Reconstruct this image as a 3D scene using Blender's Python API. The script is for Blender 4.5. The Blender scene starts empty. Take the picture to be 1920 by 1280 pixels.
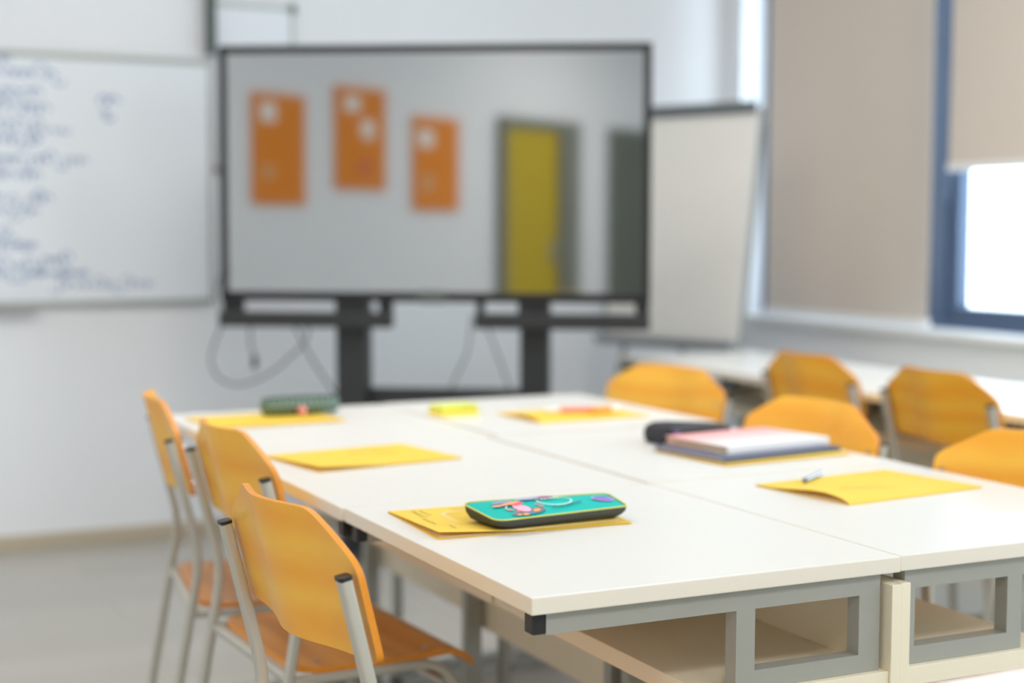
import bpy, bmesh, math, random
from mathutils import Matrix, Vector

S = bpy.context.scene
C = S.collection
rnd = random.Random(7)
PI = math.pi
R = math.radians

# ------------------------------------------------------------------ camera, world, lights, exposure
F_PX, PITCH, YAW, ROLL = 2895.65, 0.0726687, 0.4524425, 0.0032885
EYE = Vector((0.0, 0.0, 1.227))
TZ = 0.76                                     # table height
fwd = Vector((math.sin(YAW) * math.cos(PITCH), math.cos(YAW) * math.cos(PITCH), -math.sin(PITCH)))
rt0 = Vector((math.cos(YAW), -math.sin(YAW), 0))
up0 = rt0.cross(fwd)
rt = rt0 * math.cos(ROLL) + up0 * math.sin(ROLL)
up = -rt0 * math.sin(ROLL) + up0 * math.cos(ROLL)
cam_d = bpy.data.cameras.new('camera')
cam = bpy.data.objects.new('camera', cam_d); C.objects.link(cam)
m = Matrix.Identity(4)
for i in range(3):
    m[i][0], m[i][1], m[i][2], m[i][3] = rt[i], up[i], -fwd[i], EYE[i]
cam.matrix_world = m
cam_d.sensor_width = 36.0
cam_d.lens = F_PX / 1920 * 36.0
cam_d.clip_start = 0.05
cam_d.dof.use_dof = True
cam_d.dof.focus_distance = 2.14
cam_d.dof.aperture_fstop = 1.85
S.camera = cam

S.view_settings.view_transform = 'Standard'
S.view_settings.look = 'None'
S.view_settings.exposure = 0.05
S.view_settings.gamma = 1.0
S.view_settings.use_curve_mapping = False

W = bpy.data.worlds.new('world'); S.world = W
W.use_nodes = True
bg = W.node_tree.nodes['Background']
bg.inputs[0].default_value = (0.78, 0.89, 1.0, 1)     # bright overcast sky
bg.inputs[1].default_value = 5.6
LAMP_W = 17.0                                           # each ceiling luminaire
LAMP_COL = (1.0, 0.955, 0.89)
S.cycles.max_bounces = 10
S.cycles.diffuse_bounces = 6
S.cycles.glossy_bounces = 4
S.cycles.transparent_max_bounces = 12
S.cycles.caustics_reflective = False
S.cycles.caustics_refractive = False
S.cycles.use_denoising = True

# window openings: (y0, y1) of each unit along the window wall
XW, XI = 4.20, 4.04                                     # frame plane, inner wall face
ZS, ZH = 0.845, 2.70                                    # sill and head
YBACK, YREAR, XL, ZC = 6.05, -2.6, -1.5, 3.0
WIN = [(4.745, 5.93), (3.56, 4.745), (2.375, 3.56), (1.19, 2.375), (0.0, 1.19), (-1.19, 0.0)]
for i, (a, b) in enumerate(WIN):
    ld = bpy.data.lights.new('sky_portal', 'AREA'); ld.shape = 'RECTANGLE'
    ld.size, ld.size_y = ZH - ZS, b - a - 0.1
    ld.cycles.is_portal = True
    lo = bpy.data.objects.new('sky_portal', ld); C.objects.link(lo)
    lo.location = (XW + 0.08, (a + b) / 2, (ZS + ZH) / 2)
    lo.rotation_euler = (0, R(90), 0)

# ------------------------------------------------------------------ materials
def srgb(r, g, b):
    f = lambda c: (c / 255 / 12.92) if c / 255 <= 0.04045 else ((c / 255 + 0.055) / 1.055) ** 2.4
    return (f(r), f(g), f(b), 1)

MATS = {}
def mat(name, col, rough=0.5, metal=0.0, spec=0.5, coat=0.0, noise=0.0, nscale=20.0, bump=0.0, emit=None, estr=0.0):
    if name in MATS: return MATS[name]
    mt = bpy.data.materials.new(name); mt.use_nodes = True
    nt = mt.node_tree; p = nt.nodes['Principled BSDF']
    p.inputs['Base Color'].default_value = col
    p.inputs['Roughness'].default_value = rough
    p.inputs['Metallic'].default_value = metal
    p.inputs['Specular IOR Level'].default_value = spec
    p.inputs['Coat Weight'].default_value = coat
    p.inputs['Coat Roughness'].default_value = 0.12
    if noise or bump:
        tc = nt.nodes.new('ShaderNodeTexCoord'); nz = nt.nodes.new('ShaderNodeTexNoise')
        nz.inputs['Scale'].default_value = nscale; nz.inputs['Detail'].default_value = 3
        nt.links.new(tc.outputs['Object'], nz.inputs['Vector'])
        if noise:
            mx = nt.nodes.new('ShaderNodeMix'); mx.data_type = 'RGBA'
            mx.inputs[6].default_value = tuple(c * (1 - noise) for c in col[:3]) + (1,)
            mx.inputs[7].default_value = tuple(min(1, c * (1 + noise)) for c in col[:3]) + (1,)
            nt.links.new(nz.outputs['Fac'], mx.inputs[0]); nt.links.new(mx.outputs[2], p.inputs['Base Color'])
        if bump:
            bp = nt.nodes.new('ShaderNodeBump'); bp.inputs['Strength'].default_value = bump
            bp.inputs['Distance'].default_value = 0.002
            nt.links.new(nz.outputs['Fac'], bp.inputs['Height']); nt.links.new(bp.outputs['Normal'], p.inputs['Normal'])
    if emit:
        p.inputs['Emission Color'].default_value = emit
        p.inputs['Emission Strength'].default_value = estr
    MATS[name] = mt
    return mt

def wood(name, c1, c2, rough=0.35, coat=0.25, scale=(1, 1, 1), per_object=0.0, axis='Z', wscale=4.0, wdist=7.0):
    """plywood / laminate: stretched noise bends a band pattern into cathedral grain"""
    mt = bpy.data.materials.new(name); mt.use_nodes = True
    nt = mt.node_tree; p = nt.nodes['Principled BSDF']; N = nt.nodes.new; L = nt.links.new
    tc = N('ShaderNodeTexCoord'); mp = N('ShaderNodeMapping'); mp.inputs['Scale'].default_value = scale
    L(tc.outputs['Object'], mp.inputs['Vector'])
    oi = N('ShaderNodeObjectInfo')
    if per_object:
        ad = N('ShaderNodeVectorMath'); ad.operation = 'ADD'
        ml = N('ShaderNodeMath'); ml.operation = 'MULTIPLY'; ml.inputs[1].default_value = 37.0
        L(oi.outputs['Random'], ml.inputs[0]); L(mp.outputs[0], ad.inputs[0]); L(ml.outputs[0], ad.inputs[1])
        vec = ad.outputs[0]
    else:
        vec = mp.outputs[0]
    wv = N('ShaderNodeTexWave'); wv.wave_type = 'BANDS'; wv.bands_direction = axis
    wv.inputs['Scale'].default_value = wscale; wv.inputs['Distortion'].default_value = wdist
    wv.inputs['Detail'].default_value = 2.0; wv.inputs['Detail Scale'].default_value = 0.9
    L(vec, wv.inputs['Vector'])
    nz = N('ShaderNodeTexNoise'); nz.inputs['Scale'].default_value = 18; nz.inputs['Detail'].default_value = 4
    L(vec, nz.inputs['Vector'])
    mm = N('ShaderNodeMath'); mm.operation = 'MULTIPLY_ADD'; mm.inputs[1].default_value = 0.45
    L(nz.outputs['Fac'], mm.inputs[0]); 
    m2 = N('ShaderNodeMath'); m2.operation = 'MULTIPLY'; m2.inputs[1].default_value = 0.55
    L(wv.outputs['Fac'], m2.inputs[0]); L(m2.outputs[0], mm.inputs[2])
    mx = N('ShaderNodeMix'); mx.data_type = 'RGBA'
    mx.inputs[6].default_value = c1; mx.inputs[7].default_value = c2
    L(mm.outputs[0], mx.inputs[0])
    col = mx.outputs[2]
    if per_object:
        hs = N('ShaderNodeHueSaturation'); mr = N('ShaderNodeMapRange')
        mr.inputs['To Min'].default_value = 1 - per_object; mr.inputs['To Max'].default_value = 1 + per_object
        L(oi.outputs['Random'], mr.inputs['Value']); L(mr.outputs[0], hs.inputs['Value']); L(col, hs.inputs['Color'])
        col = hs.outputs['Color']
    L(col, p.inputs['Base Color'])
    p.inputs['Roughness'].default_value = rough
    p.inputs['Coat Weight'].default_value = coat; p.inputs['Coat Roughness'].default_value = 0.15
    MATS[name] = mt
    return mt

M_wall = mat('wall_paint', srgb(238, 240, 244), 0.7, noise=0.015, nscale=3)
M_ceil = mat('ceiling_paint', srgb(242, 242, 240), 0.8)
M_plank = wood('floor_laminate', srgb(170, 166, 158), srgb(186, 183, 176), 0.38, 0.1, (0.6, 5, 5), 0.05, 'Y')
M_subfloor = mat('floor_joint', srgb(150, 142, 130), 0.8)
M_base = wood('baseboard_laminate', srgb(186, 172, 148), srgb(200, 188, 166), 0.5, 0.0, (0.6, 5, 5))
M_ply = wood('beech_plywood', srgb(248, 168, 40), srgb(255, 200, 70), 0.38, 0.12, (1.0, .8, 2.4), 0.03, 'Z', 1.6, 9.0)
M_plyseat = wood('beech_plywood_seat', srgb(214, 136, 46), srgb(242, 168, 70), 0.32, 0.35, (2.4, 0.6, 2), 0.03, 'X', 2.0, 7.0)
M_plyedge = mat('plywood_edge', srgb(232, 148, 40), 0.45, noise=0.12, nscale=120)
M_tube = mat('chair_frame_paint', srgb(192, 190, 180), 0.4, 0.15, noise=0.02, nscale=40)
M_frame = mat('table_frame_paint', srgb(166, 166, 158), 0.38, 0.2, noise=0.03, nscale=30)
M_black = mat('black_plastic', srgb(32, 32, 34), 0.4)
M_top = mat('white_laminate', srgb(230, 228, 224), 0.32, spec=0.3, noise=0.006, nscale=60)
M_edge = mat('cream_edge_band', srgb(234, 226, 212), 0.4)
M_shelf = mat('cream_board', srgb(240, 230, 206), 0.5, noise=0.02, nscale=8)
M_steel = mat('zinc_screw', srgb(205, 205, 205), 0.3, 0.8)
M_yellow = mat('yellow_card', srgb(255, 220, 84), 0.6, noise=0.03, nscale=25)
nt = M_yellow.node_tree; pb = nt.nodes['Principled BSDF']; ou = nt.nodes['Material Output']
tlu = nt.nodes.new('ShaderNodeBsdfTranslucent'); tlu.inputs[0].default_value = srgb(255, 214, 70)
mxs = nt.nodes.new('ShaderNodeMixShader'); mxs.inputs[0].default_value = 0.20     # light shows through card
nt.links.new(pb.outputs[0], mxs.inputs[1]); nt.links.new(tlu.outputs[0], mxs.inputs[2]); nt.links.new(mxs.outputs[0], ou.inputs[0])
M_paper = mat('white_paper', srgb(244, 240, 234), 0.7, noise=0.01, nscale=50)
M_ink = mat('brown_ink', srgb(96, 70, 18), 0.6)
M_tvblack = mat('tv_black', srgb(22, 25, 26), 0.35, noise=0.05, nscale=15)
M_stand = mat('stand_black_steel', srgb(44, 46, 48), 0.45, noise=0.05, nscale=15)
M_alu = mat('aluminium', srgb(176, 180, 176), 0.4, 0.5)
M_board = mat('whiteboard_enamel', srgb(236, 241, 248), 0.22, spec=0.4)
M_marker = mat('blue_marker_ink', srgb(112, 142, 192), 0.6)
M_cable = mat('cable_rubber', srgb(52, 54, 58), 0.5)
M_winframe = mat('window_frame_blue_grey', srgb(74, 92, 120), 0.4, noise=0.03, nscale=20)
M_sill = mat('sill_white', srgb(238, 238, 238), 0.3)
M_cork = mat('orange_felt', srgb(236, 140, 40), 0.85, noise=0.08, nscale=60)
M_door = mat('yellow_door_paint', srgb(190, 165, 20), 0.45, noise=0.02, nscale=5)
M_doorframe = mat('grey_door_frame', srgb(118, 122, 112), 0.5)
M_darkdoor = mat('dark_green_grey_paint', srgb(96, 104, 92), 0.5)

# dark glass of the display: a strong mirror-like coat over black
M_screen = mat('display_glass', (0.44, 0.445, 0.44, 1), 0.04, 1.0)

# window glass: clear with a faint fresnel reflection
gm = bpy.data.materials.new('window_glass'); gm.use_nodes = True
nt = gm.node_tree; nt.nodes.clear()
o_ = nt.nodes.new('ShaderNodeOutputMaterial'); mx = nt.nodes.new('ShaderNodeMixShader')
tr = nt.nodes.new('ShaderNodeBsdfTransparent'); tr.inputs[0].default_value = (0.95, 0.98, 0.98, 1)
gl = nt.nodes.new('ShaderNodeBsdfGlossy'); gl.inputs['Roughness'].default_value = 0.02
mx.inputs[0].default_value = 0.05
nt.links.new(tr.outputs[0], mx.inputs[1]); nt.links.new(gl.outputs[0], mx.inputs[2])
nt.links.new(mx.outputs[0], o_.inputs[0])

# blind fabric: diffuse with some light passing through, fine weave
M_blind = bpy.data.materials.new('blind_fabric'); M_blind.use_nodes = True
nt = M_blind.node_tree; nt.nodes.clear()
o_ = nt.nodes.new('ShaderNodeOutputMaterial'); mx = nt.nodes.new('ShaderNodeMixShader'); mx.inputs[0].default_value = 0.20
df = nt.nodes.new('ShaderNodeBsdfDiffuse'); tl = nt.nodes.new('ShaderNodeBsdfTranslucent')
ck = nt.nodes.new('ShaderNodeTexNoise'); ck.inputs['Scale'].default_value = 300
tc = nt.nodes.new('ShaderNodeTexCoord'); nt.links.new(tc.outputs['Object'], ck.inputs['Vector'])
cm = nt.nodes.new('ShaderNodeMix'); cm.data_type = 'RGBA'
cm.inputs[6].default_value = srgb(214, 207, 200); cm.inputs[7].default_value = srgb(224, 218, 212)
nt.links.new(ck.outputs['Fac'], cm.inputs[0]); nt.links.new(cm.outputs[2], df.inputs[0])
tl.inputs[0].default_value = srgb(214, 190, 162)
nt.links.new(df.outputs[0], mx.inputs[1]); nt.links.new(tl.outputs[0], mx.inputs[2]); nt.links.new(mx.outputs[0], o_.inputs[0])

# ------------------------------------------------------------------ helpers
def box(bm, x0, x1, y0, y1, z0, z1, bev=0.0, seg=2, M=None):
    r = bmesh.ops.create_cube(bm, size=1.0)
    vs = r['verts']
    for v in vs:
        v.co = Vector((x0 + (v.co.x + .5) * (x1 - x0), y0 + (v.co.y + .5) * (y1 - y0), z0 + (v.co.z + .5) * (z1 - z0)))
    if bev:
        es = list({e for v in vs for e in v.link_edges})
        r2 = bmesh.ops.bevel(bm, geom=es, offset=bev, segments=seg, affect='EDGES', profile=0.6)
        vs = list({v for f in r2['faces'] for v in f.verts} | {v for v in vs if v.is_valid})
    if M is not None:
        bmesh.ops.transform(bm, matrix=M, verts=[v for v in vs if v.is_valid])
    return vs

def rrect(w, h, r, n=3):
    """rounded rectangle profile, w along first axis, h along second"""
    pts = []
    for cx, cy, a0 in ((w/2-r, h/2-r, 0), (-w/2+r, h/2-r, 90), (-w/2+r, -h/2+r, 180), (w/2-r, -h/2+r, 270)):
        for k in range(n + 1):
            a = R(a0 + 90 * k / n); pts.append((cx + r * math.cos(a), cy + r * math.sin(a)))
    return pts

def circle(r, n=10):
    return [(r * math.cos(2*PI*k/n), r * math.sin(2*PI*k/n)) for k in range(n)]

def sweep(bm, path, prof, side=(0, 1, 0), closed_ends=True):
    """sweep a profile along a 3-D path; the profile's 2nd axis follows 'side'"""
    path = [Vector(p) for p in path]; side = Vector(side); rings = []
    for i, p in enumerate(path):
        a = path[max(0, i - 1)]; b = path[min(len(path) - 1, i + 1)]
        t = (b - a).normalized()
        s = side - t * side.dot(t)
        if s.length < 1e-4: s = Vector((1, 0, 0)) - t * t.x
        s.normalize(); n = s.cross(t).normalized()
        k = 1.0
        if 0 < i < len(path) - 1:
            c = (path[i] - a).normalized().dot((b - path[i]).normalized())
            k = 1 / max(0.5, math.sqrt(max(0, (1 + c) / 2)))
        rings.append([bm.verts.new(p + n * (u * k) + s * v) for u, v in prof])
    n = len(prof)
    for r0, r1 in zip(rings, rings[1:]):
        for k in range(n):
            bm.faces.new((r0[k], r0[(k+1) % n], r1[(k+1) % n], r1[k]))
    if closed_ends:
        bm.faces.new(list(reversed(rings[0]))); bm.faces.new(rings[-1])
    return rings

def fillet(pts, r, n=6):
    """round the inner corners of a polyline"""
    pts = [Vector(p) for p in pts]; out = [pts[0]]
    for a, b, c in zip(pts, pts[1:], pts[2:]):
        d1 = (a - b).normalized(); d2 = (c - b).normalized()
        rr = min(r, (a-b).length * .49, (c-b).length * .49)
        p1 = b + d1 * rr; p2 = b + d2 * rr
        for k in range(n + 1):
            t = k / n; out.append(p1 * (1-t)**2 + b * 2 * t * (1-t) + p2 * t * t)
    out.append(pts[-1]); return out

def spline(pts, n=8):
    """Catmull-Rom through points"""
    P = [Vector(p) for p in pts]; P = [P[0]*2-P[1]] + P + [P[-1]*2-P[-2]]; out = []
    for i in range(1, len(P) - 2):
        a, b, c, d = P[i-1:i+3]
        for k in range(n):
            t = k / n
            out.append(.5 * ((2*b) + (c-a)*t + (2*a-5*b+4*c-d)*t*t + (3*b-a-3*c+d)*t**3))
    out.append(P[-2]); return out

def grid_solid(bm, ftop, fbot, nu, nv):
    """closed slab between two surfaces over the unit square"""
    T = [[bm.verts.new(ftop(i/nu, j/nv)) for j in range(nv+1)] for i in range(nu+1)]
    B = [[bm.verts.new(fbot(i/nu, j/nv)) for j in range(nv+1)] for i in range(nu+1)]
    for i in range(nu):
        for j in range(nv):
            bm.faces.new((T[i][j], T[i+1][j], T[i+1][j+1], T[i][j+1]))
            bm.faces.new((B[i][j], B[i][j+1], B[i+1][j+1], B[i+1][j]))
    rim = []
    for i in range(nu):
        rim.append(bm.faces.new((B[i][0], B[i+1][0], T[i+1][0], T[i][0])))
        rim.append(bm.faces.new((T[i][nv], T[i+1][nv], B[i+1][nv], B[i][nv])))
    for j in range(nv):
        rim.append(bm.faces.new((T[0][j], T[0][j+1], B[0][j+1], B[0][j])))
        rim.append(bm.faces.new((B[nu][j], B[nu][j+1], T[nu][j+1], T[nu][j])))
    return rim

def link(name, bm, mats, parent=None, smooth=False, angle=35):
    bmesh.ops.recalc_face_normals(bm, faces=bm.faces[:])
    me = bpy.data.meshes.new(name); bm.to_mesh(me); bm.free()
    for mm_ in (mats if isinstance(mats, (list, tuple)) else [mats]): me.materials.append(mm_)
    if smooth:
        for p in me.polygons: p.use_smooth = True
        me.set_sharp_from_angle(angle=R(angle))
    o = bpy.data.objects.new(name, me); C.objects.link(o)
    if parent: o.parent = parent
    return o

def part(name, parent, mats, *boxes, bev=0.0, smooth=False):
    bm = bmesh.new()
    for b in boxes: box(bm, *b, bev=bev)
    return link(name, bm, mats, parent, smooth)

def tag(o, label=None, cat=None, group=None, kind=None):
    if label: o['label'] = label
    if cat: o['category'] = cat
    if group: o['group'] = group
    if kind: o['kind'] = kind
    return o

def thing(name, label, cat, loc=(0, 0, 0), rz=0.0, group=None):
    o = bpy.data.objects.new(name, None); C.objects.link(o)
    o.empty_display_size = 0.1
    o.location = loc; o.rotation_euler = (0, 0, rz)
    return tag(o, label, cat, group)

def struct(name, bm, mats, parent=None, smooth=False):
    o = link(name, bm, mats, parent, smooth)
    if not parent: o['kind'] = 'structure'
    return o

def bxs(name, mats, *boxes, parent=None, bev=0.0):
    bm = bmesh.new()
    for b in boxes: box(bm, *b, bev=bev)
    return struct(name, bm, mats, parent)

def dup(root, loc, rz, label=None, group=None):
    r = root.copy(); C.objects.link(r)
    r.location = loc; r.rotation_euler = (0, 0, rz)
    if label: r['label'] = label
    if group: r['group'] = group
    for ch in list(root.children):
        c = ch.copy(); C.objects.link(c); c.parent = r
        for g in ch.children:
            d = g.copy(); C.objects.link(d); d.parent = c
    return r

# ------------------------------------------------------------------ room shell
floor = bxs('floor', M_subfloor, (XL - .1, 4.3, YREAR - .1, YBACK + .1, -0.06, -0.008))
PL, PW = 1.285, 0.192
plank_me = None
row = 0; y = YREAR
while y < YBACK - 0.01:
    y1 = min(y + PW, YBACK)
    x = XL - (row * 0.43) % PL
    while x < XI:
        xa, xb = max(x, XL), min(x + PL, XI)
        if xb - xa > 0.02:
            full = xb - xa > PL - 1e-4 and y1 - y > PW - 1e-4
            if full and plank_me:
                o = bpy.data.objects.new('plank', plank_me); C.objects.link(o); o.parent = floor
            else:
                bm = bmesh.new()
                hx, hy = (xb - xa) / 2 - .0008, (y1 - y) / 2 - .0008
                box(bm, -hx, hx, -hy, hy, -0.008, 0.0, bev=0.0008, seg=1)
                o = link('plank', bm, M_plank, floor)
                if full: plank_me = o.data
            o.location = ((xa + xb) / 2, (y + y1) / 2, 0)
        x += PL
    y += PW; row += 1

bxs('wall_back', M_wall, (XL - .1, 4.3, YBACK, YBACK + .1, 0, ZC))
bxs('wall_left', M_wall, (XL - .1, XL, YREAR - .1, YBACK, 0, ZC))
bxs('wall_rear', M_wall, (XL, 4.3, YREAR - .1, YREAR, 0, ZC))
bxs('ceiling', M_ceil, (XL - .1, 4.3, YREAR - .1, YBACK + .1, ZC, ZC + .1))
bxs('wall_right', M_wall, (XI, 4.3, YREAR, YBACK, 0, ZS - .025), (XI, 4.3, YREAR, YBACK, ZH, ZC),
    (XI, 4.3, 5.93, YBACK, ZS - .025, ZH), (XI, 4.3, YREAR, -1.19, ZS - .025, ZH))
bxs('baseboard_back', M_base, (XL, XI - .014, YBACK - .014, YBACK, 0, 0.058), bev=.002)
bxs('baseboard_left', M_base, (XL, XL + .014, -.14, YBACK - .016, 0, 0.058), bev=.002)
bxs('baseboard_right', M_base, (XI - .014, XI, YREAR, YBACK, 0, 0.058), bev=.002)
bxs('trim_1', M_sill, (XI - .045, XW - .02, -1.19, 5.93, ZS - .025, ZS), bev=.004)

for i, (a, b) in enumerate(WIN):
    w = bpy.data.objects.new('window_%d' % (i + 1), None); C.objects.link(w); w['kind'] = 'structure'
    w.location = (XW, (a + b) / 2, ZS)
    h = (b - a) / 2; H = ZH - ZS; f = 0.045
    part('window_frame', w, M_winframe, (-.03, .04, -h, -h + f, 0, H), (-.03, .04, h - f, h, 0, H),
         (-.03, .04, -h + f, h - f, 0, .035), (-.03, .04, -h + f, h - f, H - .04, H), bev=.003)
    s0, s1 = f + .002, f + .055
    part('sash', w, M_winframe, (-.015, .045, -h + s0, -h + s1, .037, H - .042), (-.015, .045, h - s1, h - s0, .037, H - .042),
         (-.015, .045, -h + s1, h - s1, .037, .085), (-.015, .045, -h + s1, h - s1, H - .09, H - .042), bev=.004)
    part('pane', w, gm, (.012, .020, -h + s1 - .005, h - s1 + .005, .08, H - .085))
    hd = bmesh.new()
    box(hd, -.022, -.0152, h - s1 + .012, h - s1 + .036, .55, .62, bev=.003)
    box(hd, -.055, -.022, h - s1 + .018, h - s1 + .030, .60, .612, bev=.002)
    box(hd, -.060, -.050, h - s1 + .017, h - s1 + .031, .50, .612, bev=.003)
    link('handle', hd, M_winframe, w)

def blind(loc_y0, loc_y1, zb, label, chain_y):
    t = thing('roller_blind', label, 'blind', (4.10, (loc_y0 + loc_y1) / 2, ZH - .06), 0, 'roller blinds on the windows')
    h = (loc_y1 - loc_y0) / 2; z1 = zb - (ZH - .06)
    bm = bmesh.new(); sweep(bm, [(0, -h, 0), (0, h, 0)], circle(.022, 14), (0, 0, 1)); link('roller', bm, M_blind, t, True)
    bm = bmesh.new()
    grid_solid(bm, lambda u, v: Vector((-.0223 + .004*math.sin(v*3), -h + .006 + u * (2*h - .012), v * z1)),
               lambda u, v: Vector((-.0216 + .004*math.sin(v*3), -h + .006 + u * (2*h - .012), v * z1)), 2, 14)
    link('fabric', bm, M_blind, t, True)
    part('bottom_bar', t, M_sill, (-.030, -.008, -h + .003, h - .003, z1 - .028, z1), bev=.005)
    bm = bmesh.new()
    for s in (-.008, .008): sweep(bm, [(-.005, chain_y + s, 0), (-.005, chain_y + s, -.75)], circle(.0017, 6), (1, 0, 0))
    link('chain', bm, M_sill, t)
    part('bracket', t, M_sill, (-.02, .03, -h - .008, -h - .001, -.03, .058))
    part('bracket', t, M_sill, (-.02, .03, h + .001, h + .008, -.03, .058))
    return t
blind(4.685, 5.775, 0.880, 'beige roller blind pulled fully down to the white sill', .5)
blind(3.62, 4.598, 1.480, 'beige roller blind half raised over the bright open pane at the right', -.44)

# door, dark door on the left wall behind the camera (seen mirrored in the display)
d1 = bpy.data.objects.new('door_1', None); C.objects.link(d1); d1['kind'] = 'structure'; d1.location = (XL, -.50, 0)
part('door_leaf', d1, M_door, (0, .045, -.34, .335, .004, 1.985), bev=.003)
part('door_frame', d1, M_doorframe, (0, .075, -.62, -.345, 0, 2.06), (0, .075, .34, .385, 0, 2.06), (0, .075, -.345, .34, 1.99, 2.06), bev=.004)
bm = bmesh.new(); box(bm, .045, .055, -.30, -.26, .96, 1.16, bev=.004)
sweep(bm, fillet([(.05, -.28, 1.06), (.10, -.28, 1.06), (.10, -.16, 1.06)], .02), circle(.009, 8), (0, 0, 1)); link('door_handle', bm, M_alu, d1, True)
d2 = bpy.data.objects.new('door_2', None); C.objects.link(d2); d2['kind'] = 'structure'; d2.location = (XL, -1.90, 0)
part('door_leaf', d2, M_darkdoor, (0, .045, -.34, .29, .004, 2.05), bev=.003)
bm = bmesh.new(); box(bm, .045, .055, -.30, -.26, .96, 1.16, bev=.004)
sweep(bm, fillet([(.05, -.28, 1.06), (.10, -.28, 1.06), (.10, -.16, 1.06)], .02), circle(.009, 8), (0, 0, 1)); link('door_handle', bm, M_alu, d2, True)

# ceiling luminaires (the room's lamps)
M_diff = mat('lamp_diffuser', (1, 1, 1, 1), 0.5, emit=LAMP_COL + (1,), estr=1.6)
lamp0 = None
NAMES = {0: 'near the left wall', 1: 'over the middle of the room', 2: 'near the windows'}
for i, lx in enumerate((-.1, 1.3, 2.6)):
    for j, (ly, wh, pw) in enumerate(((-.6, 'behind the camera', (2.0, .85, .7)), (3.6, 'above the far tables', (.85, .95, .75)))):
        lb = 'white square ceiling light %s, %s' % (wh, NAMES[i])
        if lamp0 is None:
            lamp0 = thing('ceiling_light', lb, 'lamp', (lx, ly, ZC), 0, 'ceiling lights')
            part('housing', lamp0, M_alu, (-.31, .31, -.31, .31, -.035, -.0005), bev=.004)
            part('diffuser', lamp0, M_diff, (-.29, .29, -.29, .29, -.04, -.0352))
        else:
            dup(lamp0, (lx, ly, ZC), 0, lb)
        ld = bpy.data.lights.new('luminaire', 'AREA'); ld.size = .56; ld.energy = LAMP_W * pw[i]; ld.color = LAMP_COL
        lo = bpy.data.objects.new('luminaire', ld); C.objects.link(lo); lo.location = (lx, ly, ZC - .045)

# ------------------------------------------------------------------ back wall: whiteboard, small framed board
def scribble(bm, x, z, length, h, y, r, width=.006, gap=.15):
    """joined-up handwriting as thin flat ribbons on a vertical board facing -y"""
    t = x
    while t < x + length:
        wl = r.uniform(.05, .14) if length > .12 else length
        wl = min(wl, x + length - t)
        if wl < .012: break
        n = max(2, int(wl / (h * .5))); pts = []; adv = wl / n
        for k in range(n):
            amp = r.choice((.5, .5, .55, .5, 1.0, -.45, .6)) * h; lp = r.uniform(.1, .34) * h
            for q in range(6):
                th = 2 * PI * q / 6
                pts.append(Vector((t + adv * (k + q / 6) - lp * math.sin(th), y, z + amp * (.5 - .5 * math.cos(th)))))
        P = spline(pts, 2)
        for a, b in zip(P, P[1:]):
            d = b - a
            if d.length < 1e-6: continue
            nrm = Vector((-d.z, 0, d.x)).normalized() * width / 2
            q = [bm.verts.new(p) for p in (a - nrm, b - nrm, b + nrm, a + nrm)]
            bm.faces.new(q)
        t += wl + h * gap * r.uniform(1.5, 3)

wb = thing('whiteboard', 'wide wall whiteboard with lines of blue handwriting, left of the display', 'whiteboard', (0.39, YBACK, 0.94))
bw = 1.22
part('board', wb, M_board, (-bw + .008, bw - .008, -.018, -.001, .008, .922))
part('frame_rail', wb, M_alu, (-bw, bw, -.024, -.001, .922, .945), bev=.003)
part('frame_rail', wb, M_alu, (-bw, bw, -.024, -.001, -.012, .008), bev=.003)
part('frame_rail', wb, M_alu, (-bw, -bw + .008, -.024, -.001, .009, .921)); part('frame_rail', wb, M_alu, (bw - .008, bw, -.024, -.001, .009, .921))
part('pen_tray', wb, M_alu, (-.55, .55, -.075, -.025, -.014, -.006), (-.55, .55, -.077, -.072, -.006, .004), bev=.001)
bm = bmesh.new(); rr = random.Random(3)
# rows of the visible right-hand end of the text, in board coordinates (left part lies beyond the frame)
for zz, x1, hh in ((.895, .47, .050), (.845, .60, .055), (.775, .52, .06), (.715, .59, .055), (.665, .62, .05), (.60, .53, .05),
                   (.528, .72, .045), (.47, .57, .05), (.38, .53, .05), (.335, .56, .045), (.265, .47, .05), (.205, .57, .045),
                   (.150, .67, .045), (.100, .75, .04)):
    scribble(bm, -.95 + rr.uniform(-.05, .05), zz, x1 + .97, hh, -.0184, rr, .0058)
scribble(bm, .60, .055, .38, .045, -.0184, rr, .0045)
scribble(bm, .79, .76, .065, .05, -.0184, rr, .008); scribble(bm, .80, .715, .035, .04, -.0184, rr, .008)
link('handwriting', bm, M_marker, wb)

fb = thing('framed_board', 'small grey framed white board hung high on the wall above the display', 'board', (1.785, YBACK, 1.45))
part('panel', fb, M_board, (-.15, .155, -.018, -.001, .02, .645))
part('frame_rail', fb, M_alu, (-.16, .168, -.022, -.001, .645, .665), bev=.003)
part('frame_rail', fb, M_alu, (-.16, .168, -.022, -.001, 0, .02), bev=.003)
part('frame_rail', fb, M_alu, (.155, .168, -.022, -.001, .0205, .6445), bev=.003)
tag(part('side_rail', fb, mat('dark_green_grey_rail', srgb(62, 76, 70), .5), (-.189, -.161, -.06, -.001, .455, .80), bev=.003), 'dark upright rail')
part('corner_cap', fb, mat('grey_plastic', srgb(104, 112, 106), .5), (.150, .176, -.028, -.0225, .635, .672), bev=.004)

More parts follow.
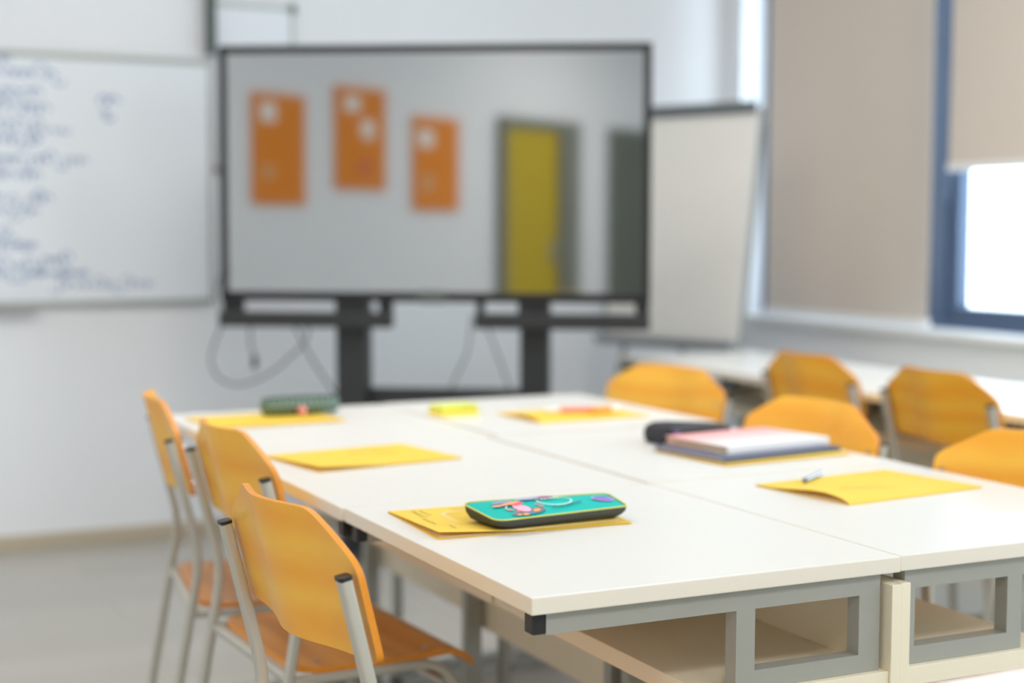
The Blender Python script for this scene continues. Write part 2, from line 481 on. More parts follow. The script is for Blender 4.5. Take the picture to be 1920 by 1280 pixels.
# ------------------------------------------------------------------ interactive display on its stand
tv = thing('display', 'large black framed interactive display on a two-column floor stand', 'display', (2.085, 4.919, 0), R(-31.4))
HW = .749
Z0, Z1 = .974, 1.856
bmF = .028
part('housing', tv, M_tvblack, (-HW, HW, .012, .075, Z0, Z1), bev=.006)
part('bezel', tv, M_tvblack, (-HW, HW, -.006, .0115, Z1 - bmF, Z1), (-HW, HW, -.006, .0115, Z0, Z0 + .034),
     (-HW, -HW + bmF, -.006, .0115, Z0 + .034, Z1 - bmF), (HW - bmF, HW, -.006, .0115, Z0 + .034, Z1 - bmF), bev=.003)
part('screen', tv, M_screen, (-HW + bmF, HW - bmF, .002, .0115, Z0 + .034, Z1 - bmF))
part('sensor_bump', tv, mat('sensor_grey', srgb(92, 96, 94), .4), (-.045, .045, -.014, -.0065, Z0 - .004, Z0 + .038), bev=.006)
part('knob', tv, M_tvblack, (-.685, -.66, -.016, -.0065, Z0 + .005, Z0 + .034), bev=.005)
for s, xa, xb in ((-1, -HW, -.142), (1, .148, HW)):
    part('pen_tray', tv, M_stand, (xa, xb, -.035, .05, .884, .936), bev=.006)
    for hx in ((xa + .002, xa + .075) if s < 0 else (xa + .002, xa + .03), (-.345, -.23) if s < 0 else (.295, .40), (xb - .05, xb - .002)):
        part('tray_bracket', tv, M_stand, (hx[0], hx[1], (.014), .045, .937, Z0 - .001))
part('column', tv, M_stand, (-.346, -.236, .076, .13, .10, 1.55), bev=.006)
part('column', tv, M_stand, (.300, .402, .076, .13, .10, 1.55), bev=.006)
part('column_cover', tv, M_stand, (-.344, -.238, .020, .075, .60, .883), bev=.004)
part('column_cover', tv, M_stand, (.302, .400, .020, .075, .60, .883), bev=.004)
part('crossbar', tv, M_stand, (-.235, .299, .080, .125, .60, .665), bev=.005)
part('crossbar', tv, M_stand, (-.235, .299, .080, .125, 1.30, 1.36), bev=.005)
for s in (-.291, .351):
    part('base_foot', tv, M_stand, (s - .04, s + .04, -.30, .42, .06, .10), bev=.006)
    for yy in (-.27, .39):
        bm = bmesh.new(); sweep(bm, [(s - .014, yy, .0305), (s + .014, yy, .0305)], circle(.03, 14), (0, 0, 1)); link('caster', bm, M_black, tv, True)
# hanging leads behind the stand: thin, so the out-of-focus lens smears them to pale bands
def cable(name, label, pts, r=.0035, plug=False, loc=(0, 0, 0)):
    t = thing(name, label, 'cable', pts[0]) if plug else None
    o = Vector(pts[0]) if plug else Vector((0, 0, 0))
    P = [p - o for p in spline(pts, 8)]
    bm = bmesh.new(); sweep(bm, P, circle(r, 8), (0.31, .95, 0))
    if plug:
        link('lead', bm, M_cable, t, True)
        q = Vector(pts[-1]) - o; bm = bmesh.new(); box(bm, q.x - .010, q.x + .010, q.y - .006, q.y + .006, q.z - .045, q.z + .002, bev=.003)
        link('plug', bm, M_cable, t, True)
        return t
    return tag(link(name, bm, M_cable, None, True), label, 'cable')

def at(px, py, d):          # a point of the room on the line of sight at depth d (metres)
    v = fwd * F_PX + rt * (px - 960) - up * (py - 640)
    return EYE + v * (d / F_PX)
cable('display_cable', 'thin black cable looping below the left end of the display', [at(x, y, 5.62) for x, y in
      ((425, 590), (403, 640), (396, 680), (415, 712), (455, 720), (505, 700), (548, 665), (574, 636), (579, 600))])
cable('plug_cable', 'short hanging cable with a plug at its end, left below the display', [at(x, y, 5.62) for x, y in ((470, 598), (469, 625), (471, 650), (477, 668))], plug=True)
cable('column_cable', 'thin cable running from the display down to its left column', [at(x, y, 5.58) for x, y in ((548, 600), (572, 650), (602, 700), (640, 752))])
cable('centre_cable', 'cable bending down to the left between the stand columns', [at(x, y, 5.6) for x, y in ((884, 590), (882, 620), (876, 660), (858, 700), (838, 745))], .003)
cable('right_cable', 'cable slanting down to the right between the stand columns', [at(x, y, 5.6) for x, y in ((905, 590), (916, 620), (933, 665), (962, 745))], .003)
cable('edge_cable', 'small cable loop at the left edge of the display', [at(x, y, 5.36) for x, y in ((418, 505), (408, 530), (406, 556), (413, 580), (424, 592))], .0022)

# ------------------------------------------------------------------ flip chart in the corner
fc = thing('flip_chart', 'white flip chart easel with grey top clamp in the corner beside the window', 'flip chart', (3.365, 5.44, 0), R(-67))
tilt = Matrix.Rotation(R(-8.4), 4, 'X')
def tilted(name, mats, *bb, bev=0.0):
    bm = bmesh.new()
    for b in bb: box(bm, *b, bev=bev)
    bmesh.ops.transform(bm, matrix=Matrix.Translation((0, 0, .752)) @ tilt, verts=bm.verts[:])
    return link(name, bm, mats, fc)
tilted('board', M_board, (-.34, .34, .0, .02, .02, .97))
tilted('paper_pad', M_paper, (-.325, .325, -.012, -.001, .03, .945))
tilted('frame_rail', M_alu, (.341, .352, -.006, .022, .02, .975)); tilted('frame_rail', M_alu, (-.352, -.341, -.006, .022, .02, .975))
tilted('clamp', mat('clamp_grey', srgb(104, 110, 112), .45), (-.34, .33, -.028, -.013, .955, 1.0), bev=.004)
tilted('pen_tray', mat('tray_grey', srgb(140, 144, 146), .5), (-.34, .34, -.07, -.0, -.012, .018), bev=.004)
for pa in (((-.25, .03, .74), (-.33, -.12, .002)), ((.25, .03, .74), (.33, -.12, .002)), ((0, .05, .80), (0, .50, .002))):
    bm = bmesh.new(); sweep(bm, pa, circle(.013, 10)); link('leg', bm, M_alu, fc, True)

# ------------------------------------------------------------------ pin boards on the left wall (mirrored in the display)
def pin_board(y0, y1, z0, z1, label, notes):
    t = thing('pin_board', label, 'board', (XL, (y0 + y1) / 2, z0), 0, 'orange pin boards on the side wall')
    h = (y1 - y0) / 2
    part('panel', t, M_cork, (.0005, .022, -h, h, 0, z1 - z0), bev=.004)
    for (ny, nz, w, hh, mt) in notes:
        part('note', t, mt, (.0225, .0235, ny - w/2, ny + w/2, nz - hh/2, nz + hh/2))
M_pink = mat('pinkish_paper', srgb(222, 120, 70), .7)
M_peach = mat('peach_paper', srgb(226, 170, 120), .7)
pin_board(1.905, 2.36, 1.375, 2.06, 'orange pin board mirrored at the far left of the screen', [(.10, .57, .13, .12, M_paper), (.10, .20, .10, .08, M_peach)])
pin_board(1.135, 1.625, 1.485, 2.155, 'orange pin board mirrored at the middle of the three', [(.09, .56, .15, .10, M_paper), (-.06, .40, .12, .12, M_paper), (-.03, .15, .14, .12, M_pink)])
pin_board(.35, .848, 1.355, 2.005, 'orange pin board mirrored next to the yellow door', [(.12, .50, .16, .12, M_paper), (.10, .19, .14, .11, M_peach)])

# ------------------------------------------------------------------ tables
def rail_box(bm, *b): box(bm, *b)
def make_table(label, group, loc, rz, outer=(.233, .270), inner=(.023, .054)):
    t = thing('school_table', label, 'table', loc, rz, group)
    bm = bmesh.new(); box(bm, -.297, .297, -.35, .35, TZ - .0235, TZ, bev=.0022, seg=2)
    bm.normal_update()
    for f in bm.faces: f.material_index = 0 if abs(f.normal.z) > .9 else 1
    link('tabletop', bm, [M_top, M_edge], t)
    part('modesty_panel', t, M_shelf, (.280, .297, -.353, .353, .33, .7195), bev=.0012)
    part('shelf', t, M_shelf, (-.018, .2795, -.349, .349, .566, .5935), bev=.001)
    for s in (-1, 1):
        ya, yb = sorted((s * .338, s * .312))
        bm = bmesh.new()
        rail_box(bm, -.270, outer[1], ya, yb, .7065, TZ - .0238)           # rail under the top
        rail_box(bm, inner[1], outer[0], ya, yb, .594, .620)
        link('end_rail', bm, M_frame, t)
        bm = bmesh.new(); rail_box(bm, *inner, ya, yb, .594, .7065); link('post', bm, M_frame, t)
        bm = bmesh.new(); rail_box(bm, *outer, ya, yb, .0495, .7065); link('leg', bm, M_frame, t)
        part('foot_bar', t, M_frame, (-.20, outer[1] + .008, ya - .002, yb + .002, .014, .0495), bev=.003)
        part('end_cap', t, M_black, (-.289, -.2705, ya + .0005, yb - .0005, .7072, TZ - .0242), bev=.002)
        part('foot_cap', t, M_black, (-.222, -.2005, ya - .001, yb + .001, .0, .049), bev=.003)
        part('foot_cap', t, M_black, (outer[1] - .02, outer[1] + .008, ya - .001, yb + .001, .0, .0135), bev=.002)
    return t
GT = 'white tables pushed together in the middle'
YR = (2.076, 2.783, 3.490)
XA = 1.165
tA = make_table('nearest white school table on the left, under the teal pencil case', GT, (XA, YR[0], 0), 0)
dup(tA, (XA - .004, YR[1], 0), 0, 'white school table in the middle of the left row, bearing one yellow folder')
dup(tA, (XA + .022, YR[2], 0), 0, 'white school table at the far left end, under the green pencil case')
XB = 1.462 + .297 + .003
tB = make_table('nearest white school table on the right, bearing a folder with a silver pen', GT, (XB, YR[0] + .004, 0), PI, (.259, .279), (.052, .081))
dup(tB, (XB + .003, YR[1] + .006, 0), PI, 'white school table in the middle of the right row, bearing the stacked notebooks')
dup(tB, (XB + .030, YR[2] + .016, 0), R(180.6), 'white school table at the far right end, bearing pens on a folder')
dup(tA, (1.30, .872, 0), 0, 'white table closest to the camera, only its far edge in the bottom right corner', 'single table in front')
GW = 'white tables along the window wall'
for k, (yy, lb) in enumerate(((4.615, 'white table by the window farthest from the camera, next to the flip chart'),
                              (3.908, 'white table by the window behind the two brown-backed chairs, second from the flip chart'),
                              (3.201, 'white table by the window third from the flip chart, under the raised blind'),
                              (2.494, 'white table by the window at the right edge of the picture'))):
    dup(tA, (3.15 + (.0, .0, .012, .024)[k], yy, 0), 0, lb, GW)

# ------------------------------------------------------------------ chairs
def make_chair(label, group, loc, rz):
    t = thing('school_chair', label, 'chair', loc, rz, group)
    w2 = .2135
    prof = rrect(.017, .021, .005)
    lean = -.06 / .243
    for s in (1, -1):
        bm = bmesh.new()
        sweep(bm, fillet([(-.093, s * w2, .012), (0, s * w2, .549), (-.06, s * w2, .790)], .05, 8), prof)
        link('rear_leg', bm, M_tube, t, True)
        bm = bmesh.new(); sweep(bm, [(-.0602, s * w2, .7902), (-.0610, s * w2, .795)], rrect(.0185, .0225, .005)); link('tube_cap', bm, M_black, t, True)
        bm = bmesh.new()
        sweep(bm, fillet([(-.012, s * w2, .430), (.305, s * w2, .430), (.335, s * w2, .012)], .085, 9), prof)
        link('front_leg', bm, M_tube, t, True)
        for fx in (-.095, .336):
            bm = bmesh.new(); sweep(bm, [(fx, s * w2, 0), (fx * 1.0 + (.003 if fx < 0 else -.001), s * w2, .0118)], rrect(.021, .025, .006)); link('foot_cap', bm, M_black, t, True)
    bm = bmesh.new(); sweep(bm, [(-.012, -w2 + .011, .430), (-.012, w2 - .011, .430)], rrect(.021, .017, .005), (0, 0, 1)); link('crossbar', bm, M_tube, t, True)
    bm = bmesh.new(); sweep(bm, [(.295, -w2 + .009, .385), (.295, w2 - .009, .385)], rrect(.026, .016, .004), (0, 0, 1)); link('crossbar', bm, M_tube, t, True)
    # seat: bent plywood, rounded rear corners, front edge rolled down
    def seat(u, v, dz):
        x = -.006 + u * .372
        hw = .214 + .004 * u
        r = .055
        du = x + .006
        if du < r: hw -= r * (1 - math.sqrt(max(0, 1 - ((r - du) / r) ** 2))) 
        if u > .93: hw -= .02 * ((u - .93) / .07) ** 2
        y = (v * 2 - 1) * hw
        z = .4515 - .010 * math.sin(min(1, max(0, u / .8)) * PI) * (1 - (v * 2 - 1) ** 2 * .5)
        if x > .285:
            q = (x - .285) / .081; z -= .038 * q * q; x -= .010 * q * q
        return Vector((x, y, z + dz))
    bm = bmesh.new()
    rim = grid_solid(bm, lambda u, v: seat(u, v, .0), lambda u, v: seat(u, v, -.0105), 36, 18)
    for f in rim: f.material_index = 1
    link('seat', bm, [M_plyseat, M_plyedge], t, True)
    for (sx, sy) in ((.05, .165), (.05, -.165), (.26, .185), (.26, -.185)):
        bm = bmesh.new(); zz = seat((sx + .006) / .372, .5 + sy / .43, 0).z
        sweep(bm, [(sx, sy, zz + .0002), (sx, sy, zz + .0022)], circle(.006, 10), (0, 1, 0)); link('screw', bm, M_steel, t, True)
    # backrest
    SG, SW = .032, .100
    U, zt, zk, zb = .223, .866, .806, .676
    def vt(u):
        a = abs(u); k = .118; r = .018
        e = .012                                          # soften the two top corners
        z = zt - (zt - zk) / (U - k) * (max(0, a - k) if a > k + e or a < k - e else (a - k + e) ** 2 / (4 * e))
        if a > U - r: z -= r * (1 - math.sqrt(max(0, 1 - ((a - U + r) / r) ** 2))) * .8
        return z
    def vb(u):
        a = abs(u); r = .018
        z = zb - .004 * (1 - (a / U) ** 2)
        if a > U - r: z += r * (1 - math.sqrt(max(0, 1 - ((a - U + r) / r) ** 2)))
        return z
    def back(i, j, off):
        q = i * 2 - 1
        u = U * math.sin(q * PI / 2 * .92) / math.sin(PI / 2 * .92)
        z = vb(u) + (vt(u) - vb(u)) * j
        sag = -SG * math.exp(-(u / SW) ** 2)
        x = (z - .549) * lean + .0155 + sag
        nx, ny = 1.0, -2 * SG * u / SW ** 2 * math.exp(-(u / SW) ** 2)
        l = math.hypot(nx, ny)
        return Vector((x + off * nx / l, u + off * ny / l, z))
    bm = bmesh.new()
    rim = grid_solid(bm, lambda i, j: back(i, j, .0095), lambda i, j: back(i, j, 0), 56, 12)
    for f in rim: f.material_index = 1
    link('backrest', bm, [M_ply, M_plyedge], t, True, 50)
    for s in (1, -1):
        for zz in (.775, .70):
            bm = bmesh.new(); x0 = (zz - .549) * lean + .0155 + .0095
            sweep(bm, [(x0 - .0005, s * .203, zz), (x0 + .0018, s * .203, zz)], circle(.0055, 10), (0, 0, 1)); link('screw', bm, M_steel, t, True)
    return t
GC = 'plywood chairs around the middle tables'
ch = make_chair('plywood chair in the foreground, its back nearest to the camera on the left', GC, (.686, 2.018, 0), .079)
for loc, rz, lb in (((.823, 2.784, 0), .052, 'plywood chair on the left, middle of three, its seat seen beneath the nearest backrest'),
                    ((.830, 3.331, 0), -.138, 'plywood chair on the left, farthest of three, seen almost edge on'),
                    ((2.229, 3.681, 0), 3.363, 'plywood chair facing the camera behind the far right table, beside the flip chart'),
                    ((2.070, 2.812, 0), 3.178, 'plywood chair facing the camera behind the stacked notebooks'),
                    ((2.120, 2.138, 0), 3.44, 'plywood chair cut by the right edge of the picture, behind the folder with the pen')):
    o = dup(ch, loc, rz, lb)
    if loc[0] > 2: o.scale = (1, 1.04, .975)         # the chairs on this side are a slightly lower make
for loc, rz, lb in (((2.824, 3.699, 0), -.016, 'brown-backed plywood chair at the window tables, left of the two'),
                    ((2.807, 3.123, 0), -.039, 'brown-backed plywood chair at the window tables, right of the two')):
    dup(ch, loc, rz, lb, 'plywood chairs at the window tables')

# ------------------------------------------------------------------ folders
ZT = TZ + .0004
def ribbon(bm, pts, w, zf):
    for a, b in zip(pts, pts[1:]):
        dx, dy = b[0] - a[0], b[1] - a[1]; l = math.hypot(dx, dy)
        if l < 1e-7: continue
        nx, ny = -dy / l * w / 2, dx / l * w / 2
        q = [(a[0] - nx, a[1] - ny), (b[0] - nx, b[1] - ny), (b[0] + nx, b[1] + ny), (a[0] + nx, a[1] + ny)]
        bm.faces.new([bm.verts.new((x, y, zf(x, y))) for x, y in q])
def wiggle(x0, y0, x1, y1, h, n, r):
    pts = []
    dx, dy = x1 - x0, y1 - y0; l = math.hypot(dx, dy); ux, uy = dx / l, dy / l
    for k in range(n):
        amp = r.choice((.5, .55, .5, 1.0, .6)) * h; lp = r.uniform(.1, .3) * h
        for q in range(5):
            th = 2 * PI * q / 5; a_ = l * (k + q / 5) / n - lp * math.sin(th); b_ = amp * (.5 - .5 * math.cos(th))
            pts.append(Vector((x0 + ux * a_ - uy * b_, y0 + uy * a_ + ux * b_, 0)))
    return [(p.x, p.y) for p in spline(pts, 2)]
def folder(nl, ang, L, Wd, mode, h, label, marks=(), z0=ZT, sheets=3):
    """card folder: back cover, sheets, front cover whose free edge stands open"""
    t = thing('folder', label, 'folder', (nl[0], nl[1], z0), R(ang), 'yellow folders on the tables')
    th = .0009
    def lift(u, v):
        if mode == 'open':      # near left corner stands open, spine at the far side
            return h * max(0, 1 - v) ** 1.0 * max(0, 1 - u / .52) ** 1.2
        if mode == 'bulge':     # spine at the near side, cover arches up at the left edge
            k = math.sin(PI * min(1, v / .9)) ** .8 * (1 - v) ** 1.3 * 1.9 if v < .9 else 0
            return h * k * max(0, 1 - u / .8) ** 1.2
        return h * .3 * (1 - v)
    base = .0012 + .0003 * sheets
    bm = bmesh.new(); box(bm, 0, L, 0, Wd, 0, th); link('back_cover', bm, M_yellow, t)
    bm = bmesh.new()
    for k in range(sheets):
        i = .006 + .004 * k
        box(bm, i, L - .012 - .003 * k, .006, Wd - .01, th + .0002 + k * .00035, th + .0004 + k * .00035)
    link('sheet', bm, M_paper, t)
    zf = lambda u, v: base + lift(u, v)
    bm = bmesh.new()
    grid_solid(bm, lambda u, v: Vector((u * L + .002 * (1 - v), v * Wd, zf(u, v) + th)), lambda u, v: Vector((u * L + .002 * (1 - v), v * Wd, zf(u, v))), 26, 16)
    link('front_cover', bm, M_yellow, t, True, 30)
    yy = Wd if mode == 'open' else 0
    bm = bmesh.new()
    if mode != 'flat':
        box(bm, 0, L, yy - .0006, yy + .0006, .0, base + th)
        link('spine', bm, M_yellow, t)
    else: bm.free()
    if marks:
        r = random.Random(11)
        for (x0, y0, x1, y1, hh, n) in marks:
            bm = bmesh.new(); ribbon(bm, wiggle(x0, y0, x1, y1, hh, n, r), .0013, lambda x, y: zf(x / L, y / Wd) + th + .00035)
            link('handwriting', bm, M_ink, t)
    return t
F1 = folder((.905, 2.116), -2.9, .328, .236, 'open', .0085, 'yellow folder under the teal pencil case, its corner standing open',
            [(.03, .215, .03, .150, .008, 9), (.045, .215, .045, .165, .006, 6), (.022, .135, .022, .075, .007, 8), (.040, .06, .040, .030, .005, 4), (.10, .215, .16, .21, .006, 8), (.1, .2, .15, .195, .005, 6)])
F2 = folder((.951, 2.800), 8.6, .325, .245, 'open', .008, 'yellow folder alone on the middle left table, behind the teal pencil case',
            [(.165, .175, .21, .175, .010, 8), (.21, .18, .235, .12, .006, 7), (.215, .18, .24, .12, .006, 7)])
F3 = folder((.940, 3.500), 4.0, .325, .235, 'flat', .004, 'yellow folder under the green pencil case at the far left')
F4 = folder((1.676, 3.292), 2.5, .310, .225, 'bulge', .008, 'yellow folder at the far right table with pens lying on it')
F5 = folder((1.652, 2.086), 7.0, .335, .236, 'bulge', .010, 'yellow folder at right with a silver pen on its far left corner',
            [(.070, .085, .150, .070, .007, 14), (.150, .066, .175, .064, .004, 4), (.235, .225, .30, .195, .004, 9), (.30, .185, .315, .12, .004, 9)])
F6 = folder((1.703, 2.534), 5.2, .330, .235, 'flat', .002, 'yellow folder lying at the bottom of the notebook stack')

# clear pocket sheet under the pencil case
pk = thing('plastic_pocket', 'yellow pocket with a pale welded border between folder and pencil case', 'pocket', (.978, 2.110, ZT + .0042), R(.5))
def pocket_outline(inset, n=6):
    x0, x1, y0, y1, r = inset, .245 - inset, inset, .185 - inset, .05 - inset
    pts = []
    for cx, cy, a0, rr_ in ((x1 - .012, y1 - .012, 0, .012), (x0 + .03, y1 - .03, 90, .03), (x0 + r, y0 + r, 180, r), (x1 - .012, y0 + .012, 270, .012)):
        for k in range(n + 1):
            a = R(a0 + 90 * k / n); pts.append((cx + rr_ * math.cos(a), cy + rr_ * math.sin(a)))
    return pts
bm = bmesh.new()
vs = [bm.verts.new((x, y, 0)) for x, y in pocket_outline(.006)]
f = bm.faces.new(vs); r_ = bmesh.ops.extrude_face_region(bm, geom=[f])
for v in r_['geom']:
    if isinstance(v, bmesh.types.BMVert): v.co.z += .0012
link('pocket_sheet', bm, mat('pocket_yellow', srgb(240, 196, 40), .35), pk)
bm = bmesh.new(); A_ = pocket_outline(.0); B_ = pocket_outline(.0055); n = len(A_)
ring = [[bm.verts.new((p[0], p[1], z)) for p in P] for P, z in ((A_, 0), (A_, .0014), (B_, .0014), (B_, 0))]
for a, b in ((0, 1), (1, 2), (2, 3), (3, 0)):
    for k in range(n): bm.faces.new((ring[a][k], ring[a][(k+1) % n], ring[b][(k+1) % n], ring[b][k]))
link('welded_border', bm, mat('pale_border', srgb(240, 214, 150), .4), pk)

# ------------------------------------------------------------------ teal pencil case
pc = thing('pencil_case', 'teal wedge shaped pencil case with printed cartoon pictures and yellow piping', 'pencil case', (.990, 2.101, ZT + .0058), R(4.5))
PLn, PWd = .252, .112
def pc_outline(inset, n=6):
    pts = []
    for cx, cy, a0, r in ((PLn - .018, PWd - .016, 0, .016), (.020, PWd - .014, 90, .014), (.030, .022, 180, .022), (PLn - .014, .012, 270, .012)):
        r2 = max(.003, r)
        for k in range(n + 1):
            a = R(a0 + 90 * k / n); pts.append((cx + r2 * math.cos(a), cy + r2 * math.sin(a)))
    cx, cy = PLn / 2, PWd / 2
    pts = [(x - math.copysign(min(inset, abs(x - cx)), x - cx), y - math.copysign(min(inset, abs(y - cy)), y - cy)) for x, y in pts]
    return [taper(x, y) for x, y in pts]
def taper(x, y): return x, y * (1 - .46 * x / PLn)
def pc_z(x, y):         # height of the printed top: higher at the zip side, softly pillowed
    u = x / PLn; v = y / (PWd * (1 - .46 * u))
    return .019 + .012 * v + .006 * math.sin(PI * min(1, max(0, u))) * math.sin(PI * min(1, max(0, v))) - .004 * (1 - u) ** 6
rimz = lambda x, y: .019 + .012 * (y / (PWd * (1 - .46 * x / PLn))) - .004 * (1 - x / PLn) ** 6
def loft(bm, rings, cap0=True, cap1=True):
    R_ = [[bm.verts.new(p) for p in r] for r in rings]; n = len(R_[0])
    for a, b in zip(R_, R_[1:]):
        for k in range(n): bm.faces.new((a[k], a[(k+1) % n], b[(k+1) % n], b[k]))
    if cap0: bm.faces.new(list(reversed(R_[0])))
    if cap1: bm.faces.new(R_[-1])
    return R_
bm = bmesh.new()
o0 = pc_outline(0.0); ob = pc_outline(.016); om = pc_outline(.006)
loft(bm, [[(x, y, 0) for x, y in ob], [(x, y, .006) for x, y in om], [(x, y, rimz(x, y) * .6) for x, y in pc_outline(.001)], [(x, y, rimz(x, y) - .0015) for x, y in o0]])
link('case_body', bm, mat('charcoal_fabric', srgb(70, 72, 68), .8, noise=.12, nscale=300), pc, True, 60)
bm = bmesh.new()
rings = [[(x, y, rimz(x, y) - .0014) for x, y in pc_outline(.0012)]]
for k in range(1, 9):
    s = 1 - k / 9.0
    rings.append([(PLn/2 + (x - PLn/2) * s, PWd*.4 + (y - PWd*.4) * s, pc_z(PLn/2 + (x - PLn/2) * s, PWd*.4 + (y - PWd*.4) * s)) for x, y in pc_outline(.002)])
loft(bm, rings)
link('printed_top', bm, mat('teal_print', srgb(0, 184, 176), .6, spec=.2, noise=.06, nscale=30), pc, True, 60)
bm = bmesh.new()
pp = pc_outline(-.0003); P3 = [Vector((x, y, rimz(x, y))) for x, y in pp]; P3 = P3 + P3[:2]
sweep(bm, P3, circle(.0012, 6), (0, 0, 1)); link('piping', bm, mat('lime_yellow_piping', srgb(214, 214, 96), .5), pc, True)
bm = bmesh.new()
zp = [Vector((x, y + .0012, rimz(x, y) - .006)) for x, y in [taper(*q) for q in ((.012, PWd - .004), (.03, PWd), (.12, PWd), (.21, PWd))]]
sweep(bm, zp, rrect(.007, .0035, .001), (0, 1, 0)); link('zipper', bm, mat('zip_purple', srgb(84, 50, 76), .5), pc)
def blob(cx, cy, rx, ry, rot=0, n=20, seg=2):
    out = []
    c, s = math.cos(R(rot)), math.sin(R(rot))
    for k in range(n):
        a = 2 * PI * k / n; x, y = rx * math.cos(a), ry * math.sin(a)
        out.append((cx + x * c - y * s, cy + x * s + y * c))
    return out
def decal(name, outlines, col, lvl=1, label=None):
    bm = bmesh.new()
    for pts in outlines:
        pts = [taper(x, y) for x, y in pts]; cx = sum(p[0] for p in pts) / len(pts); cy = sum(p[1] for p in pts) / len(pts); n = len(pts)
        dz = .0011 + .00022 * lvl
        rings = [[bm.verts.new((cx + (x - cx) * s, cy + (y - cy) * s, pc_z(cx + (x - cx) * s, cy + (y - cy) * s) + dz)) for x, y in pts] for s in (1, .6, .25)]
        for a, b in zip(rings, rings[1:]):
            for k in range(n): bm.faces.new((a[k], a[(k+1) % n], b[(k+1) % n], b[k]))
        bm.faces.new(rings[-1])
    return link(name, bm, mat('print_' + name + str(lvl), col, .5), pc)
def decal_line(name, paths, w, col, lvl=2):
    bm = bmesh.new()
    for p in paths: ribbon(bm, [taper(q[0], q[1]) for q in p], w, lambda x, y: pc_z(x, y) + .0011 + .00022 * lvl)
    return link(name, bm, mat('print_' + name, col, .5), pc)
decal('printed_board', [blob(.078, .018, .027, .011, 10), blob(.056, .014, .014, .008, 0)], srgb(112, 108, 124), 1)
decal('printed_wheels', [blob(.064, .0085, .0055, .004), blob(.053, .010, .004, .0035), blob(.088, .019, .007, .005, 20)], srgb(252, 160, 70), 2)
decal('printed_sock', [blob(.078, .0095, .003, .003), blob(.072, .008, .003, .003)], srgb(48, 150, 200), 3)
decal('printed_trousers', [blob(.069, .034, .011, .018, 18)], srgb(242, 178, 204), 3)
decal('printed_shirt', [blob(.070, .056, .012, .009, 20)], srgb(232, 84, 110), 4)
decal('printed_arm', [blob(.062, .063, .020, .0065, 14), blob(.040, .060, .009, .005, -10)], srgb(246, 168, 128), 5)
decal('printed_sleeve', [blob(.055, .076, .018, .007, 6), blob(.105, .074, .018, .0075, 0)], srgb(150, 162, 204), 6)
decal('printed_scarf', [blob(.112, .086, .034, .006, 4), blob(.130, .076, .014, .006, 10)], srgb(178, 62, 132), 7)
decal('printed_bag', [blob(.098, .0805, .022, .005, 4)], srgb(214, 222, 238), 8)
for q in ((.048, .034, .004, .0035), (.057, .024, .0035, .003), (.102, .033, .004, .0035), (.099, .042, .003, .003)):
    decal('printed_dot', [blob(*q)], srgb(232, 120, 130), 3)
decal_line('printed_strap', [spline([(x, y, 0) for x, y in ((.052, .052), (.045, .042), (.048, .033), (.055, .030))], 5)], .0022, srgb(236, 200, 206), 5)
circ = [(.135 + .029 * math.cos(a), .054 + .024 * math.sin(a)) for a in [2 * PI * k / 40 for k in range(-22, 13)]]
decal_line('printed_ring', [circ], .003, srgb(190, 240, 232), 3)
rr = random.Random(5)
decal_line('printed_lettering', [wiggle(.117, .062, .153, .065, .012, 5, rr), wiggle(.119, .0625, .155, .0655, .012, 5, rr)], .0022, srgb(196, 240, 226), 4)
decal_line('printed_caption', [wiggle(.118, .020, .127, .021, .006, 2, rr), wiggle(.131, .021, .140, .023, .006, 3, rr), wiggle(.144, .024, .178, .036, .007, 8, rr)], .0016, srgb(16, 92, 100), 4)
decal('printed_badge', [blob(.222, .054, .0195, .018, -30, 28)], srgb(214, 196, 238), 2)
decal('printed_badge_centre', [blob(.222, .054, .0178, .0163, -30, 28)], srgb(158, 104, 204), 3)
decal_line('printed_badge_lettering', [wiggle(.211, .062, .230, .058, .007, 4, rr)], .0013, srgb(96, 66, 160), 5)

# ------------------------------------------------------------------ notebooks, black case, pens, notes
def notebook(name, nl, ang, L, Wd, z0, th, m_cover, m_pages, label, spine_side='near'):
    t = thing(name, label, 'notebook', (nl[0], nl[1], z0), R(ang))
    part('cover', t, m_cover, (0, L, 0, Wd, 0, .0012), bev=.0004)
    part('cover', t, m_cover, (0, L, 0, Wd, th - .0012, th), bev=.0004)
    part('pages', t, m_pages, (.004, L - .004, .0035, Wd - .004, .0014, th - .0014))
    bm = bmesh.new()
    P = [(0, .0006, .0012), (0, -.0012, .0035), (0, -.0012, th - .0035), (0, .0006, th - .0012)]
    sweep(bm, [(0, .0018, th / 2), (L, .0018, th / 2)], rrect(th - .0026, .0032, .001), (0, 1, 0)); link('spine', bm, m_cover, t)
    return t
zf6 = ZT + .0042
M_navy = mat('grey_blue_cover', srgb(92, 98, 122), .5, noise=.06, nscale=80)
M_pagesgrey = mat('page_block_grey', srgb(206, 198, 204), .7)
notebook('notebook', (1.712, 2.553), 8.0, .325, .225, zf6, .0085, M_navy, M_pagesgrey, 'grey blue notebook in the stack between yellow folder and pink notebook')
